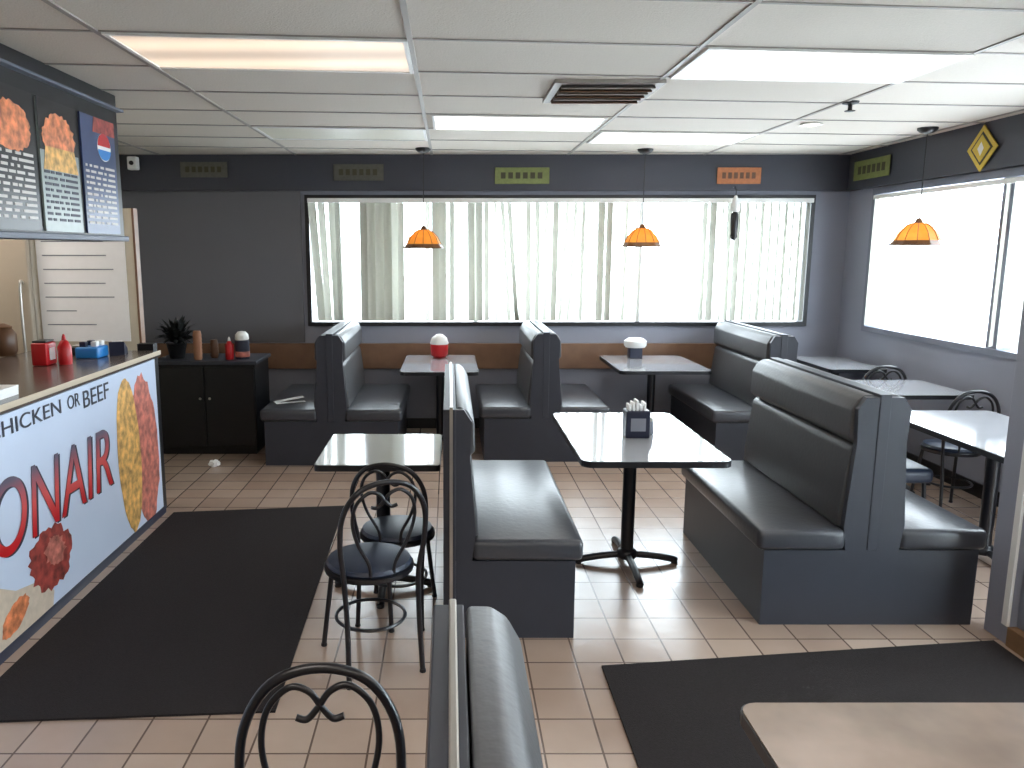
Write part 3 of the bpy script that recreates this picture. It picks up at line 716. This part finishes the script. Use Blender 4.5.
# black leafy plant
t = thing('potted_plant', 'dark leafy plant on the black station beside the counter end', 'plant', (-2.38, 6.84, .82))
obj('pot', lathe(NB(), [(.06, 0), (.085, .12), (.09, .13), (.07, .13)], n=16), M['black'], t, True)
rd = random.Random(3); bm = NB()
for i in range(110):
    a = rd.uniform(0, 2*PI); el = rd.uniform(.1, 1.45); ln = rd.uniform(.12, .30)
    c = Vector((math.cos(a)*math.cos(el), math.sin(a)*math.cos(el), math.sin(el)))
    p0 = Vector((0, 0, .12)); p1 = p0+c*ln*.6+Vector((0, 0, .03)); p2 = p0+c*ln+Vector((0, 0, -.02))
    sd = c.cross(Vector((0, 0, 1))).normalized()*.022; up = Vector((0, 0, .003))
    vs = [bm.verts.new(v) for v in (p0, p1+sd, p2, p1-sd, p1+up*2)]
    for f in ((0, 1, 4), (1, 2, 4), (2, 3, 4), (3, 0, 4), (0, 3, 1), (3, 2, 1)):
        bm.faces.new([vs[j] for j in f])
o = obj('foliage', bm, M['leaf'], t)
t = thing('cup_stack', 'tall stack of brown paper cups beside the dark plant', 'cups', (-2.16, 6.72, .82), 0, 'stacks of paper cups')
obj('cups', lathe(NB(), [(.028, 0)]+[(.034 if i % 2 else .038, .02+.016*i) for i in range(14)]+[(.03, .25)], n=16), M['brown_cup'], t, True)
t = thing('cup_stack', 'short stack of dark brown cups right of the tall cup stack', 'cups', (-2.06, 6.86, .82), 0, 'stacks of paper cups')
obj('cups', lathe(NB(), [(.026, 0)]+[(.033 if i % 2 else .037, .02+.016*i) for i in range(8)]+[(.03, .16)], n=16), M['wood_dark'], t, True)
jar('ketchup_bottle', -1.90, 6.76, .82, [(.032, 0), (.036, .02), (.036, .12), (.018, .155), (.012, .16)], M['red'], 'red ketchup bottle on the black station', 'bottle',
    ([(.013, .16), (.009, .185), (.003, .195)], M['white']))
t = thing('condiment_canister', 'black and red canister with white lid beside the ketchup bottle', 'canister', (-1.80, 6.80, .82))
obj('body', lathe(NB(), [(.06, 0), (.062, .01), (.062, .16), (.055, .165)], n=20), M['ink'], t, True)
obj('label_band', lathe(NB(), [(.0625, .02), (.064, .022), (.064, .065), (.0625, .067)], n=20, cap=False), M['food_red'], t, True)
obj('lid', lathe(NB(), [(.056, .165), (.06, .175), (.056, .21), (.035, .235), (.01, .24)], n=20), M['white'], t, True)
t = thing('paper_sheet', 'white folded paper left on the left booth seat', 'paper', (-1.36, 6.62, .472), R(25))
obj('leaf_one', prism(NB(), [(-.13, .0), (.12, 0), (.12, .004), (-.13, .004)], -.05, .0, 'y'), M['paper'], t)
obj('leaf_two', prism(NB(), [(-.13, .0), (.12, .03), (.12, .034), (-.13, .004)], .001, .07, 'y'), M['paper'], t)
# crumpled paper on the floor
bm = NB(); bmesh.ops.create_icosphere(bm, subdivisions=3, radius=.045)
rd = random.Random(9)
for v in bm.verts: v.co *= 1+rd.uniform(-.22, .18); v.co.z = max(v.co.z*.7, -.025)+.026
o = obj('crumpled_napkin', bm, M['paper'], loc=(-1.93, 6.27, 0)); tag(o, 'crumpled white napkin on the floor before the black station', 'litter')

# ================================================================ TABLE ITEMS
def caddy(x, y, label, body, cap, z=.75, s=1.0):
    t = thing('napkin_caddy', label, 'napkin holder', (x, y, z))
    obj('holder', box(NB(), -.065*s, .065*s, -.05*s, .05*s, 0, .15*s, .008), body, t)
    bm = NB()
    for k in range(5): box(bm, (-.05+.02*k)*s, (-.038+.02*k)*s, -.04*s, .04*s, .148*s, (.18+.012*(k % 3))*s, .002)
    obj('napkins', bm, cap, t)
    obj('face_plate', box(NB(), -.04*s, .04*s, -.053*s, -.05*s, .04*s, .11*s), M['alu'], t)
    return t
c1 = caddy(1.01, 4.19, 'navy napkin holder with white napkins on the middle table', M['navy'], M['paper'])
jar('salt_shaker', 1.10, 4.24, .75, [(.018, 0), (.02, .01), (.016, .07), (.014, .075)], M['alu'], 'small shaker beside the napkin holder on the middle table', 'shaker', ([(.015, .075), (.012, .092), (.004, .096)], M['steel']), 12)
t = thing('sauce_bowl', 'red bowl with a white lid on the back left table', 'bowl', (-.10, 7.38, .75))
obj('bowl', lathe(NB(), [(.05, 0), (.08, .03), (.085, .12), (.08, .13)], n=20), M['red'], t, True)
obj('lid', lathe(NB(), [(.085, .13), (.088, .14), (.07, .19), (.03, .22), (.008, .225)], n=20), M['white'], t, True)
t = thing('napkin_tray', 'white topped napkin tray on the back right table', 'napkin holder', (1.74, 7.38, .75))
obj('stand', box(NB(), -.06, .06, -.05, .05, 0, .10, .005), M['navy'], t)
obj('cover', lathe(NB(), [(.09, .10), (.105, .12), (.105, .16), (.07, .185), (.02, .19)], n=20), M['white'], t, True)
